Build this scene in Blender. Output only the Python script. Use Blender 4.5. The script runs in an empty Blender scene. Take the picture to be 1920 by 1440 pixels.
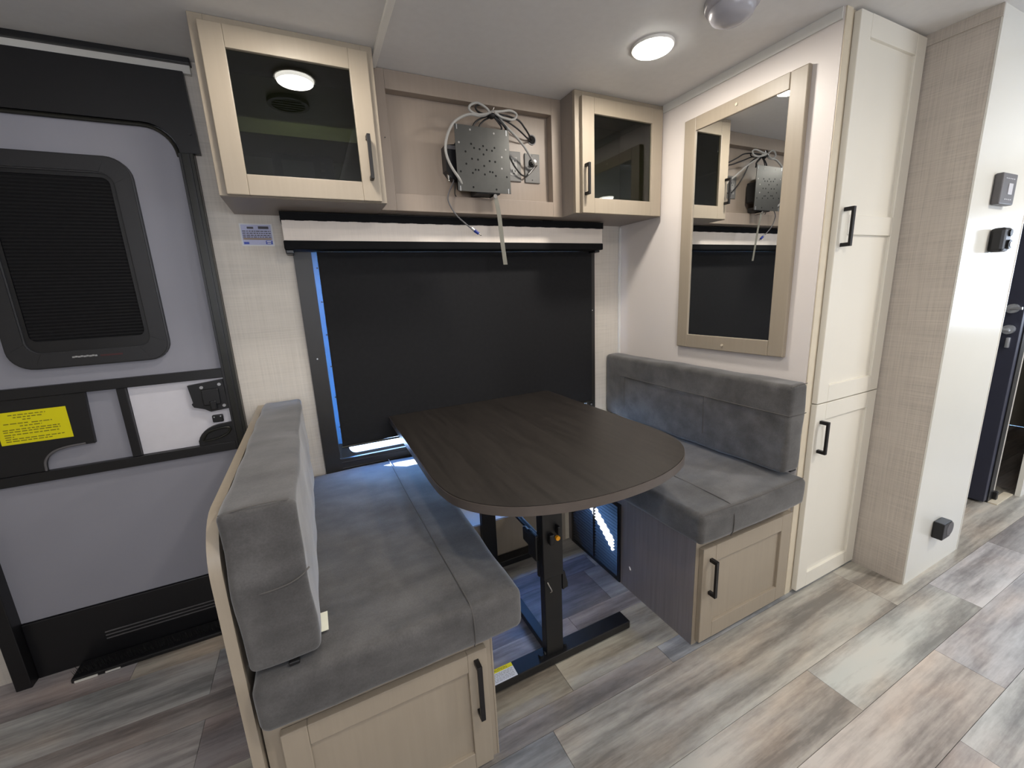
import bpy, bmesh, math, random
from mathutils import Vector, Matrix
random.seed(7)
S = bpy.context.scene
COL = S.collection
V = Vector

# ------------------------------------------------------------------ camera
cam = bpy.data.cameras.new('camera'); camo = bpy.data.objects.new('camera', cam); COL.objects.link(camo)
cam.sensor_width = 36.0; cam.lens = 36.0 * 776.73 / 1920.0; cam.clip_start = 0.02; cam.clip_end = 200
Rr = ((0.89722757, -0.43907814, -0.04683016), (-0.13485633, -0.17148344, -0.97591352), (0.4204717, 0.88193186, -0.21307214))
right, down, fwd = V(Rr[0]), V(Rr[1]), V(Rr[2])
m = Matrix((right, -down, -fwd)).transposed().to_4x4()
camo.matrix_world = Matrix.Translation((-1.54674, -1.82371, 1.21777)) @ m
S.camera = camo

# ------------------------------------------------------------------ world, sun, exposure
S.view_settings.view_transform = 'Standard'; S.view_settings.look = 'None'
S.view_settings.exposure = 0.15; S.view_settings.gamma = 1.0
S.view_settings.use_curve_mapping = False
w = bpy.data.worlds.new('sky'); S.world = w; w.use_nodes = True
wn = w.node_tree.nodes; wl = w.node_tree.links; wn.clear()
wo = wn.new('ShaderNodeOutputWorld'); bg = wn.new('ShaderNodeBackground')
tc = wn.new('ShaderNodeTexCoord'); sp = wn.new('ShaderNodeSeparateXYZ'); rp = wn.new('ShaderNodeValToRGB')
rp.color_ramp.elements[0].position = 0.0; rp.color_ramp.elements[0].color = (0.34, 0.60, 1.0, 1)
rp.color_ramp.elements[1].position = 0.8; rp.color_ramp.elements[1].color = (0.14, 0.36, 0.95, 1)
wl.new(tc.outputs['Generated'], sp.inputs[0]); wl.new(sp.outputs['Z'], rp.inputs[0])
wl.new(rp.outputs[0], bg.inputs[0]); bg.inputs[1].default_value = 26.0; wl.new(bg.outputs[0], wo.inputs[0])

sun = bpy.data.lights.new('sun', 'SUN'); suno = bpy.data.objects.new('sun', sun); COL.objects.link(suno)
sun.energy = 70.0; sun.angle = 0.012; sun.color = (1.0, 0.97, 0.92)
sd = V((1.25, -1.0, -0.78)).normalized()
suno.rotation_euler = sd.to_track_quat('-Z', 'Y').to_euler(); suno.location = (-3, 3, 4)

LAMPS = [(-0.395, -0.62, 6.5), (-1.475, -0.59, 3.7), (-0.95, -1.85, 9.0), (0.92, -2.15, 16.0), (-2.4, -2.3, 2.5)]  # the last two lamps are unseen, added to light the right and far left
def area(name, loc, rot, sx, sy, e, color, shape='RECTANGLE'):
    l = bpy.data.lights.new(name, 'AREA'); o = bpy.data.objects.new(name, l); COL.objects.link(o)
    l.shape = shape; l.size = sx
    if shape == 'RECTANGLE': l.size_y = sy
    l.energy = e; l.color = color; o.location = loc; o.rotation_euler = rot
    return o
for i, (x, y, e) in enumerate(LAMPS):
    area('ceiling_lamp_light', (x, y, 1.981), (0, 0, 0), .115, .105, e, (1.0, .935, .85), 'DISK')
# daylight area lights added inside the room at its unseen windows
area('window_daylight', (1.75, -2.94, 1.15), (math.radians(90), 0, 0), 1.0, 0.9, 20, (0.80, 0.88, 1.0))
area('window_daylight', (-1.6, -2.94, 1.35), (math.radians(90), 0, 0), 1.2, 0.5, 17, (0.88, 0.91, 1.0))  # soft fill for the whole room, added at an unseen window

area('window_daylight', (3.36, -1.9, 1.2), (0, math.radians(90), 0), 0.75, 0.9, 16, (0.74, 0.84, 1.0))  # added at an unseen right-hand window to brighten the hall floor

# ------------------------------------------------------------------ materials
def lin(c):
    return tuple(((v/255)/12.92 if v/255 <= .04045 else ((v/255+.055)/1.055)**2.4) for v in c) + (1,)
MATS = {}
class NT:
    def __init__(s, name, rough=.5, metal=0.0, spec=.5):
        s.m = bpy.data.materials.new(name); s.m.use_nodes = True; s.t = s.m.node_tree
        s.n = s.t.nodes; s.l = s.t.links; s.b = s.n['Principled BSDF']
        s.b.inputs['Roughness'].default_value = rough; s.b.inputs['Metallic'].default_value = metal
        s.b.inputs['Specular IOR Level'].default_value = spec
        s.m.use_transparent_shadow = True
        MATS[name] = s.m
    def coord(s, scale=(1, 1, 1), kind='Object'):
        tc = s.n.new('ShaderNodeTexCoord'); mp = s.n.new('ShaderNodeMapping'); mp.inputs['Scale'].default_value = scale
        s.l.new(tc.outputs[kind], mp.inputs[0]); return mp.outputs[0]
    def noise(s, vec, scale, detail=3, rough=.5):
        n = s.n.new('ShaderNodeTexNoise'); n.inputs['Scale'].default_value = scale; n.inputs['Detail'].default_value = detail
        n.inputs['Roughness'].default_value = rough; s.l.new(vec, n.inputs['Vector']); return n.outputs['Fac']
    def ramp(s, fac, stops):
        r = s.n.new('ShaderNodeValToRGB'); e = r.color_ramp.elements
        while len(e) < len(stops): e.new(.5)
        for k, (p, c) in enumerate(stops): e[k].position = p; e[k].color = c
        s.l.new(fac, r.inputs[0]); return r.outputs[0]
    def mix(s, a, b, fac, mode='MIX'):
        x = s.n.new('ShaderNodeMix'); x.data_type = 'RGBA'; x.blend_type = mode
        if isinstance(fac, float): x.inputs[0].default_value = fac
        else: s.l.new(fac, x.inputs[0])
        for k, q in ((6, a), (7, b)):
            if isinstance(q, tuple): x.inputs[k].default_value = q
            else: s.l.new(q, x.inputs[k])
        return x.outputs[2]
    def math(s, op, a, b):
        x = s.n.new('ShaderNodeMath'); x.operation = op
        for k, q in enumerate((a, b)):
            if isinstance(q, (int, float)): x.inputs[k].default_value = q
            else: s.l.new(q, x.inputs[k])
        return x.outputs[0]
    def base(s, c):
        if isinstance(c, tuple): s.b.inputs['Base Color'].default_value = c
        else: s.l.new(c, s.b.inputs['Base Color'])
    def bump(s, h, strength=.2, dist=.002):
        b = s.n.new('ShaderNodeBump'); b.inputs['Strength'].default_value = strength; b.inputs['Distance'].default_value = dist
        s.l.new(h, b.inputs['Height']); s.l.new(b.outputs[0], s.b.inputs['Normal'])
def scl(c, k): return (min(c[0]*k, 1), min(c[1]*k, 1), min(c[2]*k, 1), 1)
def plain(name, rgb, rough=.5, metal=0., spec=.5, var=.06, bump=0.0, nscale=30):
    n = NT(name, rough, metal, spec); c = lin(rgb)
    f = n.noise(n.coord(), nscale, 4)
    n.base(n.ramp(f, [(.3, scl(c, 1-var)), (.7, scl(c, 1+var))]))
    if bump: n.bump(n.noise(n.coord(), nscale*8, 3), bump, .001)
    return n.m
def laminate(name, rgb, rough=.42, var=.09, axis='z'):
    n = NT(name, rough); c = lin(rgb)
    sc = {'z': (90, 90, 3), 'x': (3, 90, 90), 'y': (90, 3, 90)}[axis]
    f1 = n.noise(n.coord(sc), 1.0, 4, .6); f2 = n.noise(n.coord(), 4.0, 2)
    a = n.ramp(f1, [(.3, scl(c, 1-var)), (.7, scl(c, 1+var*.7))])
    b = n.ramp(f2, [(.3, (.93, .93, .93, 1)), (.7, (1, 1, 1, 1))])
    n.base(n.mix(a, b, 1.0, 'MULTIPLY')); n.bump(f1, .08, .0005)
    return n.m
def linen(name, rgb, rough=.6, var=.12, k=1.0):
    n = NT(name, rough); c = lin(rgb)
    h = n.noise(n.coord((5*k, 5*k, 260*k)), 1.0, 3, .6)
    v = n.noise(n.coord((260*k, 260*k, 5*k)), 1.0, 3, .6)
    big = n.noise(n.coord((3, 3, 14)), 1.0, 3)
    s_ = n.math('ADD', h, v); s_ = n.math('MULTIPLY', s_, .5)
    s_ = n.math('ADD', n.math('MULTIPLY', s_, .8), n.math('MULTIPLY', big, .2))
    n.base(n.ramp(s_, [(.36, scl(c, 1-var*1.5)), (.5, c), (.64, scl(c, 1+var))]))
    n.bump(s_, .15, .0008)
    return n.m

laminate('taupe_wood', (158, 146, 129), var=.035); laminate('taupe_dark', (138, 128, 120), var=.04); laminate('taupe_panel', (148, 134, 121), var=.04); laminate('grey_wood', (132, 124, 122), var=.14)
plain('cream_paint', (228, 223, 211), .38, var=.012, nscale=4); plain('cream_edge', (206, 194, 172), .5, var=.03)
plain('panel_white', (222, 214, 208), .42, var=.015, nscale=3)
plain('wall_gloss', (222, 220, 212), .22, var=.02, nscale=2)
linen('wallpaper', (206, 199, 189), var=.08); linen('wallpaper_dark', (188, 179, 169), var=.14)
plain('ceiling_white', (218, 216, 214), .6, var=.02, bump=.05, nscale=40)
plain('trim_white', (214, 212, 206), .4, var=.02)
plain('back_wall', (190, 184, 172), .6, var=.03, nscale=3)
linen('valance_fabric', (226, 216, 206), .8, .04); plain('valance_black', (17, 17, 19), .85, 0, .2, .1, .2, 40)
plain('slat_black', (44, 46, 50), .30, 0, .6, .05)
plain('black_metal', (17, 17, 18), .42, 0.0, .5, .1)
plain('black_plastic', (20, 20, 23), .38, 0, .5, .08)
plain('insert_frame', (32, 32, 35), .45, 0, .5, .05)
plain('dark_frame', (38, 36, 34), .45, 0, .5, .05)
plain('plate_metal', (84, 84, 82), .38, .75, .5, .05)
plain('bronze_metal', (40, 40, 36), .35, .3, .5, .06)
plain('handle_black', (22, 20, 22), .42, .2, .5, .05)
plain('door_grey', (144, 144, 153), .55, 0, .4, .03, .05, 3)
plain('door_white', (212, 210, 216), .3, 0, .5, .02)
plain('shade_black', (26, 26, 28), .85, 0, .3, .12, .2, 60)
plain('shade_back', (215, 215, 215), .8, 0, .3, .02)
plain('alu', (190, 192, 196), .3, .7, .5, .03)
plain('film_blue', (44, 78, 106), .35, 0, .5, .03)  # blue sky glow on the window flange, put into the colour
plain('chrome', (200, 198, 195), .2, 1.0, .5, .02)
plain('cable_grey', (150, 148, 144), .5, 0, .5, .03)
plain('cable_black', (22, 21, 22), .5, 0, .5, .03)
plain('plate_grey', (104, 102, 99), .5); plain('strap_grey', (118, 116, 106), .55, 0, .4, .06)
plain('blue_plastic', (28, 48, 130), .4)
plain('amber', (225, 150, 20), .35, var=.03)
plain('label_yellow', (222, 212, 8), .45, 0, .4, .02, 0, 4)
plain('label_white', (215, 216, 218), .5, 0, .4, .02, 0, 4)
plain('label_blue', (50, 75, 175), .5); plain('label_lavender', (178, 182, 214), .5); plain('ink', (70, 68, 74), .6); plain('ink_tan', (150, 128, 100), .6)
plain('ink_olive', (120, 112, 10), .6); plain('ink_red', (70, 30, 32), .6)
plain('device_grey', (92, 90, 92), .5, var=.05); plain('screen_white', (198, 198, 204), .3, var=.02)
plain('tag_cream', (226, 224, 205), .7, var=.03)
plain('navy_door', (44, 46, 62), .45, 0, .5, .04)
plain('lamp_trim', (235, 232, 225), .4, var=.01); plain('alarm_grey', (172, 170, 176), .25, var=.02)
plain('ground', (190, 188, 182), .9, var=.1, nscale=3)
plain('bristle', (14, 14, 15), .8)
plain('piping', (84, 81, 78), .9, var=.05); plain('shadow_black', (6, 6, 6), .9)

# suede cushions
n = NT('suede', .92, 0, .25); c = lin((83, 81, 80))
f1 = n.noise(n.coord(), 9, 5, .6); f2 = n.noise(n.coord(), 260, 2, .6); f3 = n.noise(n.coord((1, 3, 3)), 5, 4, .55)
a = n.ramp(n.math('ADD', n.math('MULTIPLY', f1, .55), n.math('MULTIPLY', f3, .45)), [(.38, scl(c, .72)), (.5, c), (.62, scl(c, 1.32))])
b = n.ramp(f2, [(.3, (.86, .86, .86, 1)), (.7, (1.05, 1.05, 1.05, 1))])
n.base(n.mix(a, b, 1.0, 'MULTIPLY')); n.bump(f2, .25, .0008)
n.b.inputs['Sheen Weight'].default_value = .35; n.b.inputs['Sheen Roughness'].default_value = .45

# dark table laminate
n = NT('table_dark', .40, 0, .45); c = lin((44, 40, 37))
f = n.noise(n.coord((60, 4, 20)), 1.0, 5, .65); f2 = n.noise(n.coord(), 90, 2)
n.base(n.ramp(n.math('ADD', n.math('MULTIPLY', f, .8), n.math('MULTIPLY', f2, .2)), [(.35, scl(c, .72)), (.65, scl(c, 1.3))])); n.bump(f, .12, .0004)
plain('table_edge', (84, 76, 71), .35, var=.06)  # lighter than the top: the edge highlight is put into the colour

# floor planks: grey driftwood vinyl, streaks run along x; overall tone from the plank's object colour
n = NT('plank_vinyl', .34, 0, .5)
oi = n.n.new('ShaderNodeObjectInfo')
vec = n.coord((1, 1, 1)); ad = n.n.new('ShaderNodeVectorMath'); ad.operation = 'ADD'
cm = n.n.new('ShaderNodeCombineXYZ'); rr = n.math('MULTIPLY', oi.outputs['Random'], 37.0)
n.l.new(rr, cm.inputs[0]); n.l.new(rr, cm.inputs[1]); n.l.new(vec, ad.inputs[0]); n.l.new(cm.outputs[0], ad.inputs[1])
def mp(sx, sy):
    q = n.n.new('ShaderNodeMapping'); q.inputs['Scale'].default_value = (sx, sy, 1); n.l.new(ad.outputs[0], q.inputs[0]); return q.outputs[0]
s1 = n.noise(mp(1.25, 12), 1.0, 5, .6); s2 = n.noise(mp(5, 70), 1.0, 4, .65); s3 = n.noise(mp(2.2, 6), 1.0, 3, .5); s4 = n.noise(mp(22, 60), 1.0, 4, .7)
k = n.math('ADD', n.math('MULTIPLY', s1, .68), n.math('ADD', n.math('MULTIPLY', s2, .20), n.math('MULTIPLY', s4, .12)))
streak = n.ramp(k, [(.40, (.44, .44, .45, 1)), (.47, (.70, .705, .715, 1)), (.53, (.93, .94, .95, 1)), (.60, (1.15, 1.18, 1.19, 1))])
warm = n.ramp(s3, [(.35, (.94, .98, 1.0, 1)), (.5, (1, 1, 1, 1)), (.68, (1.10, 1.0, .92, 1))])
q = n.mix(n.mix(streak, warm, 1.0, 'MULTIPLY'), oi.outputs['Color'], 1.0, 'MULTIPLY')
n.base(q); n.bump(s2, .06, .0005)
n.l.new(n.math('ADD', n.math('MULTIPLY', s1, .25), .26), n.b.inputs['Roughness'])

n = NT('mirror_glass', .0, 1.0); n.base((.86, .88, .88, 1))
n = NT('tinted_glass', .02, 0, .5); n.base((.005, .006, .006, 1))
tr = n.n.new('ShaderNodeBsdfTransparent'); tr.inputs[0].default_value = (.44, .48, .40, 1)
gl = n.n.new('ShaderNodeBsdfGlossy'); gl.inputs['Roughness'].default_value = .01; gl.inputs[0].default_value = (1, 1, 1, 1)
lw = n.n.new('ShaderNodeFresnel'); lw.inputs[0].default_value = 1.52
mx = n.n.new('ShaderNodeMixShader'); n.l.new(n.math('MULTIPLY', lw.outputs[0], n.math('SUBTRACT', 1.0, n.n.new('ShaderNodeNewGeometry').outputs['Backfacing'])), mx.inputs[0]); n.l.new(tr.outputs[0], mx.inputs[1]); n.l.new(gl.outputs[0], mx.inputs[2])
n.l.new(mx.outputs[0], n.n['Material Output'].inputs[0])
n = NT('window_glass', .02)
tr = n.n.new('ShaderNodeBsdfTransparent'); tr.inputs[0].default_value = (.88, .93, .98, 1)
gl = n.n.new('ShaderNodeBsdfGlossy'); gl.inputs['Roughness'].default_value = .01
lw = n.n.new('ShaderNodeFresnel'); lw.inputs[0].default_value = 1.45
mx = n.n.new('ShaderNodeMixShader'); n.l.new(n.math('MULTIPLY', lw.outputs[0], n.math('SUBTRACT', 1.0, n.n.new('ShaderNodeNewGeometry').outputs['Backfacing'])), mx.inputs[0]); n.l.new(tr.outputs[0], mx.inputs[1]); n.l.new(gl.outputs[0], mx.inputs[2])
n.l.new(mx.outputs[0], n.n['Material Output'].inputs[0])
n = NT('lamp_glow', .5); n.b.inputs['Emission Color'].default_value = (1, .97, .88, 1); n.b.inputs['Emission Strength'].default_value = 16.0
n = NT('dome_plastic', .25); n.base(lin((222, 222, 226))); n.b.inputs['Transmission Weight'].default_value = .25
M = MATS

# ------------------------------------------------------------------ geometry helpers (world coordinates)
def bm_new(): return bmesh.new()
def box(bm, x0, x1, y0, y1, z0, z1, bev=0.0, seg=2):
    r = bmesh.ops.create_cube(bm, size=1.0)
    vs = r['verts']
    for v in vs:
        v.co = V(((x0+x1)/2 + v.co.x*(x1-x0), (y0+y1)/2 + v.co.y*(y1-y0), (z0+z1)/2 + v.co.z*(z1-z0)))
    if bev > 0:
        es = list({e for v in vs for e in v.link_edges})
        bmesh.ops.bevel(bm, geom=es, offset=bev, segments=seg, profile=.5, affect='EDGES')
    return bm
def prism(bm, pts, ax, a0, a1):
    """extrude 2-D outline pts along axis ax from a0 to a1"""
    def P(p, a):
        return {'x': V((a, p[0], p[1])), 'y': V((p[0], a, p[1])), 'z': V((p[0], p[1], a))}[ax]
    A = [bm.verts.new(P(p, a0)) for p in pts]; B = [bm.verts.new(P(p, a1)) for p in pts]
    n_ = len(pts)
    fs = [bm.faces.new(A), bm.faces.new(B[::-1])]
    for i in range(n_): fs.append(bm.faces.new((A[(i+1) % n_], A[i], B[i], B[(i+1) % n_])))
    bmesh.ops.recalc_face_normals(bm, faces=fs)
    return bm
def ring(bm, outer, inner, ax, a0, a1):
    """a frame: two outlines with the same number of points"""
    def P(p, a):
        return {'x': V((a, p[0], p[1])), 'y': V((p[0], a, p[1])), 'z': V((p[0], p[1], a))}[ax]
    L_ = [[bm.verts.new(P(p, a)) for p in o] for o, a in ((outer, a0), (inner, a0), (inner, a1), (outer, a1))]
    fs = []; k = len(outer)
    for i in range(k):
        j = (i+1) % k
        for q in range(4):
            A, B = L_[q], L_[(q+1) % 4]
            fs.append(bm.faces.new((A[i], A[j], B[j], B[i])))
    bmesh.ops.recalc_face_normals(bm, faces=fs)
    return bm
def rrect(x0, x1, z0, z1, r, n_=6, corners=(1, 1, 1, 1)):
    """rounded rectangle, corners order: bottom-left, bottom-right, top-right, top-left"""
    out = []
    for k, (cx, cz, a) in enumerate(((x0+r, z0+r, 180), (x1-r, z0+r, 270), (x1-r, z1-r, 0), (x0+r, z1-r, 90))):
        rr_ = r if corners[k] else 0.0002
        ccx = (x0+rr_ if k in (0, 3) else x1-rr_); ccz = (z0+rr_ if k in (0, 1) else z1-rr_)
        for i in range(n_+1):
            t = math.radians(a + 90*i/n_); out.append((ccx + rr_*math.cos(t), ccz + rr_*math.sin(t)))
    return out
def cyl(bm, p0, p1, r, seg=16, r2=None):
    p0, p1 = V(p0), V(p1); d = p1-p0
    q = d.to_track_quat('Z', 'Y').to_matrix().to_4x4()
    bmesh.ops.create_cone(bm, cap_ends=True, segments=seg, radius1=r, radius2=r if r2 is None else r2, depth=d.length,
                          matrix=Matrix.Translation((p0+p1)/2) @ q)
    return bm
def lathe(bm, prof, c, seg=32):
    rings = []
    for (r, z) in prof:
        rings.append([bm.verts.new((c[0]+r*math.cos(2*math.pi*i/seg), c[1]+r*math.sin(2*math.pi*i/seg), z)) for i in range(seg)])
    for a, b in zip(rings, rings[1:]):
        for i in range(seg):
            j = (i+1) % seg; bm.faces.new((a[i], a[j], b[j], b[i]))
    bm.faces.new(rings[0]); bm.faces.new(rings[-1][::-1])
    bmesh.ops.recalc_face_normals(bm, faces=bm.faces[:])
    return bm
def spline(pts, n_=8):
    P = [V(p) for p in pts]; P = [P[0]*2-P[1]] + P + [P[-1]*2-P[-2]]; out = []
    for i in range(1, len(P)-2):
        for k in range(n_):
            t = k/n_; a, b, c_, d = P[i-1:i+3]
            out.append(.5*((2*b)+(c_-a)*t+(2*a-5*b+4*c_-d)*t*t+(3*b-a-3*c_+d)*t**3))
    out.append(P[-2]); return out
def tube(bm, pts, r, seg=8, smooth=8, flat=None):
    P = spline(pts, smooth) if smooth else [V(p) for p in pts]
    t0 = (P[1]-P[0]).normalized(); up = V((0, 0, 1)) if abs(t0.z) < .9 else V((0, 1, 0))
    nrm = t0.cross(up).normalized(); prev = None; first = None
    for i, p in enumerate(P):
        t = (P[min(i+1, len(P)-1)]-P[max(i-1, 0)]).normalized()
        nrm = (nrm-t*nrm.dot(t)).normalized(); bn = t.cross(nrm)
        a_, b_ = (r, r) if flat is None else flat
        cur = [bm.verts.new(p+nrm*math.cos(2*math.pi*k/seg)*a_+bn*math.sin(2*math.pi*k/seg)*b_) for k in range(seg)]
        if prev:
            for k in range(seg): bm.faces.new((prev[k], prev[(k+1) % seg], cur[(k+1) % seg], cur[k]))
        else: first = cur
        prev = cur
    bm.faces.new(first[::-1]); bm.faces.new(prev)
    return bm
ORG = {}
def obj(name, bm, mat, parent=None, smooth=False, color=None):
    me = bpy.data.meshes.new(name)
    xs = [v.co for v in bm.verts]
    lo = V((min(v.x for v in xs), min(v.y for v in xs), min(v.z for v in xs))); hi = V((max(v.x for v in xs), max(v.y for v in xs), max(v.z for v in xs)))
    org = V(((lo.x+hi.x)/2, (lo.y+hi.y)/2, lo.z))
    for v in bm.verts: v.co -= org
    if smooth:
        for f in bm.faces: f.smooth = True
    bm.to_mesh(me); bm.free(); me.materials.append(M[mat])
    o = bpy.data.objects.new(name, me); COL.objects.link(o); ORG[o.name] = org
    if parent: o.parent = parent; o.location = org-ORG[parent.name]
    else: o.location = org
    if smooth:
        me.set_sharp_from_angle(angle=math.radians(40))
    if color: o.color = color
    return o
def tag(o, label=None, cat=None, group=None, kind=None):
    if label: o['label'] = label
    if cat: o['category'] = cat
    if group: o['group'] = group
    if kind: o['kind'] = kind
    return o
def thing(name, label, cat, loc, group=None):
    o = bpy.data.objects.new(name, None); COL.objects.link(o); o.location = loc; ORG[o.name] = V(loc); o.empty_display_size = .05
    return tag(o, label, cat, group)
def B(name, mat, parent, *a, bev=0.0, **k):
    return obj(name, box(bm_new(), *a, bev=bev), mat, parent, **k)
def struct(o, label=None): return tag(o, label, kind='structure')

# ------------------------------------------------------------------ the setting
YB = -3.0   # inner face of the opposite wall
floor = struct(B('floor', 'dark_frame', None, -3.5, 3.4, YB, .05, -.05, -.004))
rows = [.05, -.19, -.385, -.48, -.673, -.745, -.933, -1.006, -1.227, -1.378, -1.537, -1.76, -1.91, -2.10, -2.25, -2.47, -2.62, -2.83, YB]
joints = {0: [-2.255, -1.0, .4], 1: [-1.996, -.9, .35], 2: [-1.91, -.53, .9], 3: [-1.99, -.6, .8], 4: [-1.6, -.81, .3], 5: [-2.2, -.961, .6], 6: [-1.8, -.615, .7],
          7: [-2.3, -1.08, .305, 1.9], 8: [-2.7, -1.9, -1.084, -.268, .549, 1.125, 2.2], 9: [-2.4, -1.45, -.65, .169, 1.0, 1.9], 10: [-2.9, -1.55, -.14, 1.2, 2.4]}
tones = {(7, 1): (146, 144, 142), (7, 2): (172, 166, 156), (8, 3): (172, 164, 154), (8, 4): (180, 177, 170), (8, 2): (168, 160, 152), (9, 3): (178, 168, 160), (9, 4): (176, 173, 174), (10, 3): (186, 183, 180),
         (5, 1): (158, 148, 132), (5, 2): (170, 164, 150), (6, 1): (150, 143, 136), (6, 2): (165, 165, 165), (8, 5): (188, 182, 180), (7, 0): (160, 160, 162), (0, 0): (158, 150, 150), (1, 0): (168, 165, 162), (1, 1): (176, 172, 172), (2, 1): (150, 145, 148), (3, 1): (148, 140, 140)}
base_t = [(170, 165, 158), (158, 150, 146), (180, 172, 160), (150, 148, 148), (176, 168, 164)]
for r in range(len(rows)-1):
    ya, yb = rows[r], rows[r+1]
    js = joints.get(r) or [-2.6+.37*(r % 3), -1.7+.3*(r % 2), -.9+.2*(r % 3), 0+.3*(r % 2), 1.0, 1.9+.2*(r % 3)]
    xs = [-3.5]+js+[3.4]
    for i in range(len(xs)-1):
        t = tones.get((r, i)) or base_t[(r*3+i*2) % 5]
        b_ = bm_new(); box(b_, xs[i]+.0006, xs[i+1]-.0006, yb+.0006, ya-.0006, -.004, 0.0)
        obj('plank', b_, 'plank_vinyl', floor, color=lin(t))

# ceiling (with its batten)
ceil = struct(B('ceiling', 'ceiling_white', None, -3.5, 3.4, YB, .05, 2.0, 2.06))
B('ceiling_batten', 'lamp_trim', ceil, -1.245, -1.225, YB, -.19, 1.988, 2.0, bev=.002)
B('ceiling_batten', 'trim_white', ceil, .95, .968, YB, -.19, 1.988, 2.0, bev=.002)

# window wall with door opening and window opening (built from slabs)
DX0, DX1, DZ = -2.56, -1.81, 1.80
WX0, WX1, WZ0, WZ1 = -1.505, -.235, .552, 1.42
b_ = bm_new()
for a in ((-3.5, -2.585, 0, 2.0), (-2.585, -1.8115, 1.965, 2.0), (-1.8115, WX0, 0, 2.0), (WX0, WX1, 0, WZ0), (WX0, WX1, WZ1, 2.0), (WX1, 0.05, 0, 2.0), (.05, 3.4, 0, 2.0)):
    box(b_, a[0], a[1], 0.0, .05, a[2], a[3])
struct(obj('wall_window_side', b_, 'wallpaper'))
struct(B('wall_left', 'back_wall', None, -3.55, -3.5, YB, .05, 0, 2.0))
b_ = bm_new()
for a in ((YB, -2.4, 0, 2.0), (-2.4, -1.4, 0, .8), (-2.4, -1.4, 1.6, 2.0), (-1.4, .05, 0, 2.0)): box(b_, 3.4, 3.45, a[0], a[1], a[2], a[3])
struct(obj('wall_right', b_, 'back_wall'))
b_ = bm_new()
for a in ((-3.5, -2.2, 0, 2.0), (-2.2, -1.0, 0, 1.1), (-2.2, -1.0, 1.6, 2.0), (-1.0, 1.25, 0, 2.0), (1.25, 2.25, 0, .7), (1.25, 2.25, 1.6, 2.0), (2.25, 3.4, 0, 2.0)):
    box(b_, a[0], a[1], YB-.05, YB, a[2], a[3])
struct(obj('wall_back', b_, 'back_wall'))

n = NT('privacy_glass', .05)
tr = n.n.new('ShaderNodeBsdfTransparent'); tr.inputs[0].default_value = (.02, .021, .024, 1); n.l.new(tr.outputs[0], n.n['Material Output'].inputs[0])
for k_, (a, b, c_, d) in enumerate(((-2.2, -1.0, 1.1, 1.6), (1.25, 2.25, .7, 1.6))):  # unseen windows, added to go with the daylight area lights
    wb_ = struct(B('window_%d' % (k_+2), 'privacy_glass', None, a, b, YB-.03, YB-.026, c_, d))
    b_ = bm_new(); ring(b_, rrect(a-.03, b+.03, c_-.03, d+.03, .03), rrect(a+.02, b-.02, c_+.02, d-.02, .03), 'y', YB+.0005, YB+.015); obj('window_frame', b_, 'dark_frame', wb_)
w4 = struct(B('window_4', 'privacy_glass', None, 3.426, 3.43, -2.4, -1.4, .8, 1.6))  # unseen window, added for daylight on the hall floor
b_ = bm_new(); ring(b_, rrect(-2.43, -1.37, .77, 1.63, .03), rrect(-2.38, -1.42, .82, 1.58, .03), 'x', 3.385, 3.3995); obj('window_frame', b_, 'dark_frame', w4)
# panel partition on the right of the dinette
panel = struct(B('wall_panel_side', 'panel_white', None, 0.0, .036, -.988, -.002, 0.0, 2.0))
struct(B('trim_1', 'trim_white', None, -.007, -.0005, -.985, -.285, 1.968, 2.0, bev=.001))
struct(B('trim_2', 'trim_white', None, -.012, -.0005, -.012, -.0005, .52, 1.53, bev=.002))
struct(B('trim_3', 'cream_edge', None, .001, .0345, -.9925, -.9882, 0.0, 2.0, bev=.001))
# wallpapered partition that steps forward, with a glossy end
b_ = bm_new(); box(b_, .456, .47, -1.178, -.96, 0, 2.0)
struct(obj('wall_step', b_, 'wallpaper_dark'))
b_ = bm_new(); box(b_, .456, .93, -1.184, -1.1785, 0, 2.0)
box(b_, .92, .93, -1.178, -.95, 0, 2.0)
struct(obj('wall_step_end', b_, 'wall_gloss'))
struct(B('trim_4', 'wallpaper_dark', None, .449, .4555, -1.184, -.96, 1.965, 2.0, bev=.001))
struct(B('trim_5', 'wall_gloss', None, .93, .936, -1.186, -1.15, 0, 2.0, bev=.001))

# hall beyond: navy door, jamb, side panel
d2 = struct(B('door_2', 'navy_door', None, 1.56, 1.60, -1.085, -.36, .012, 1.95, bev=.002))
b_ = bm_new()
for zz in (1.032, .93):
    cyl(b_, (1.56, -1.05, zz), (1.535, -1.05, zz), .022, 14); cyl(b_, (1.537, -1.05, zz), (1.515, -1.05, zz), .009, 10)
tube(b_, [(1.517, -1.05, .93), (1.513, -1.06, .93), (1.512, -1.03, .932), (1.512, -.985, .926)], .007, 8, 5)
tube(b_, [(1.517, -1.05, 1.032), (1.513, -1.07, 1.034), (1.512, -1.09, 1.035)], .007, 8, 5)
box(b_, 1.545, 1.56, -1.062, -1.048, .84, .89, bev=.002)
obj('door_handle', b_, 'alu', d2, smooth=True)
b_ = bm_new(); box(b_, 1.60, 1.655, -1.09, -1.055, 0.0, 1.95); box(b_, 1.655, 1.68, -1.105, -1.075, 0, .05, bev=.004)
obj('door_edge', b_, 'black_plastic', d2)
struct(B('wall_hall', 'wallpaper', None, 1.66, 1.76, -1.07, -.3, 0, 2.0))
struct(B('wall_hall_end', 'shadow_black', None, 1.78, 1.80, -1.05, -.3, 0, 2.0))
struct(B('wall_hall_side', 'wall_gloss', None, 1.82, 3.3, -1.15, -1.13, 0, 2.0))
struct(B('trim_6', 'cream_edge', None, 1.60, 1.82, -1.125, -1.09, 0.0, .006, bev=.001))

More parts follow.
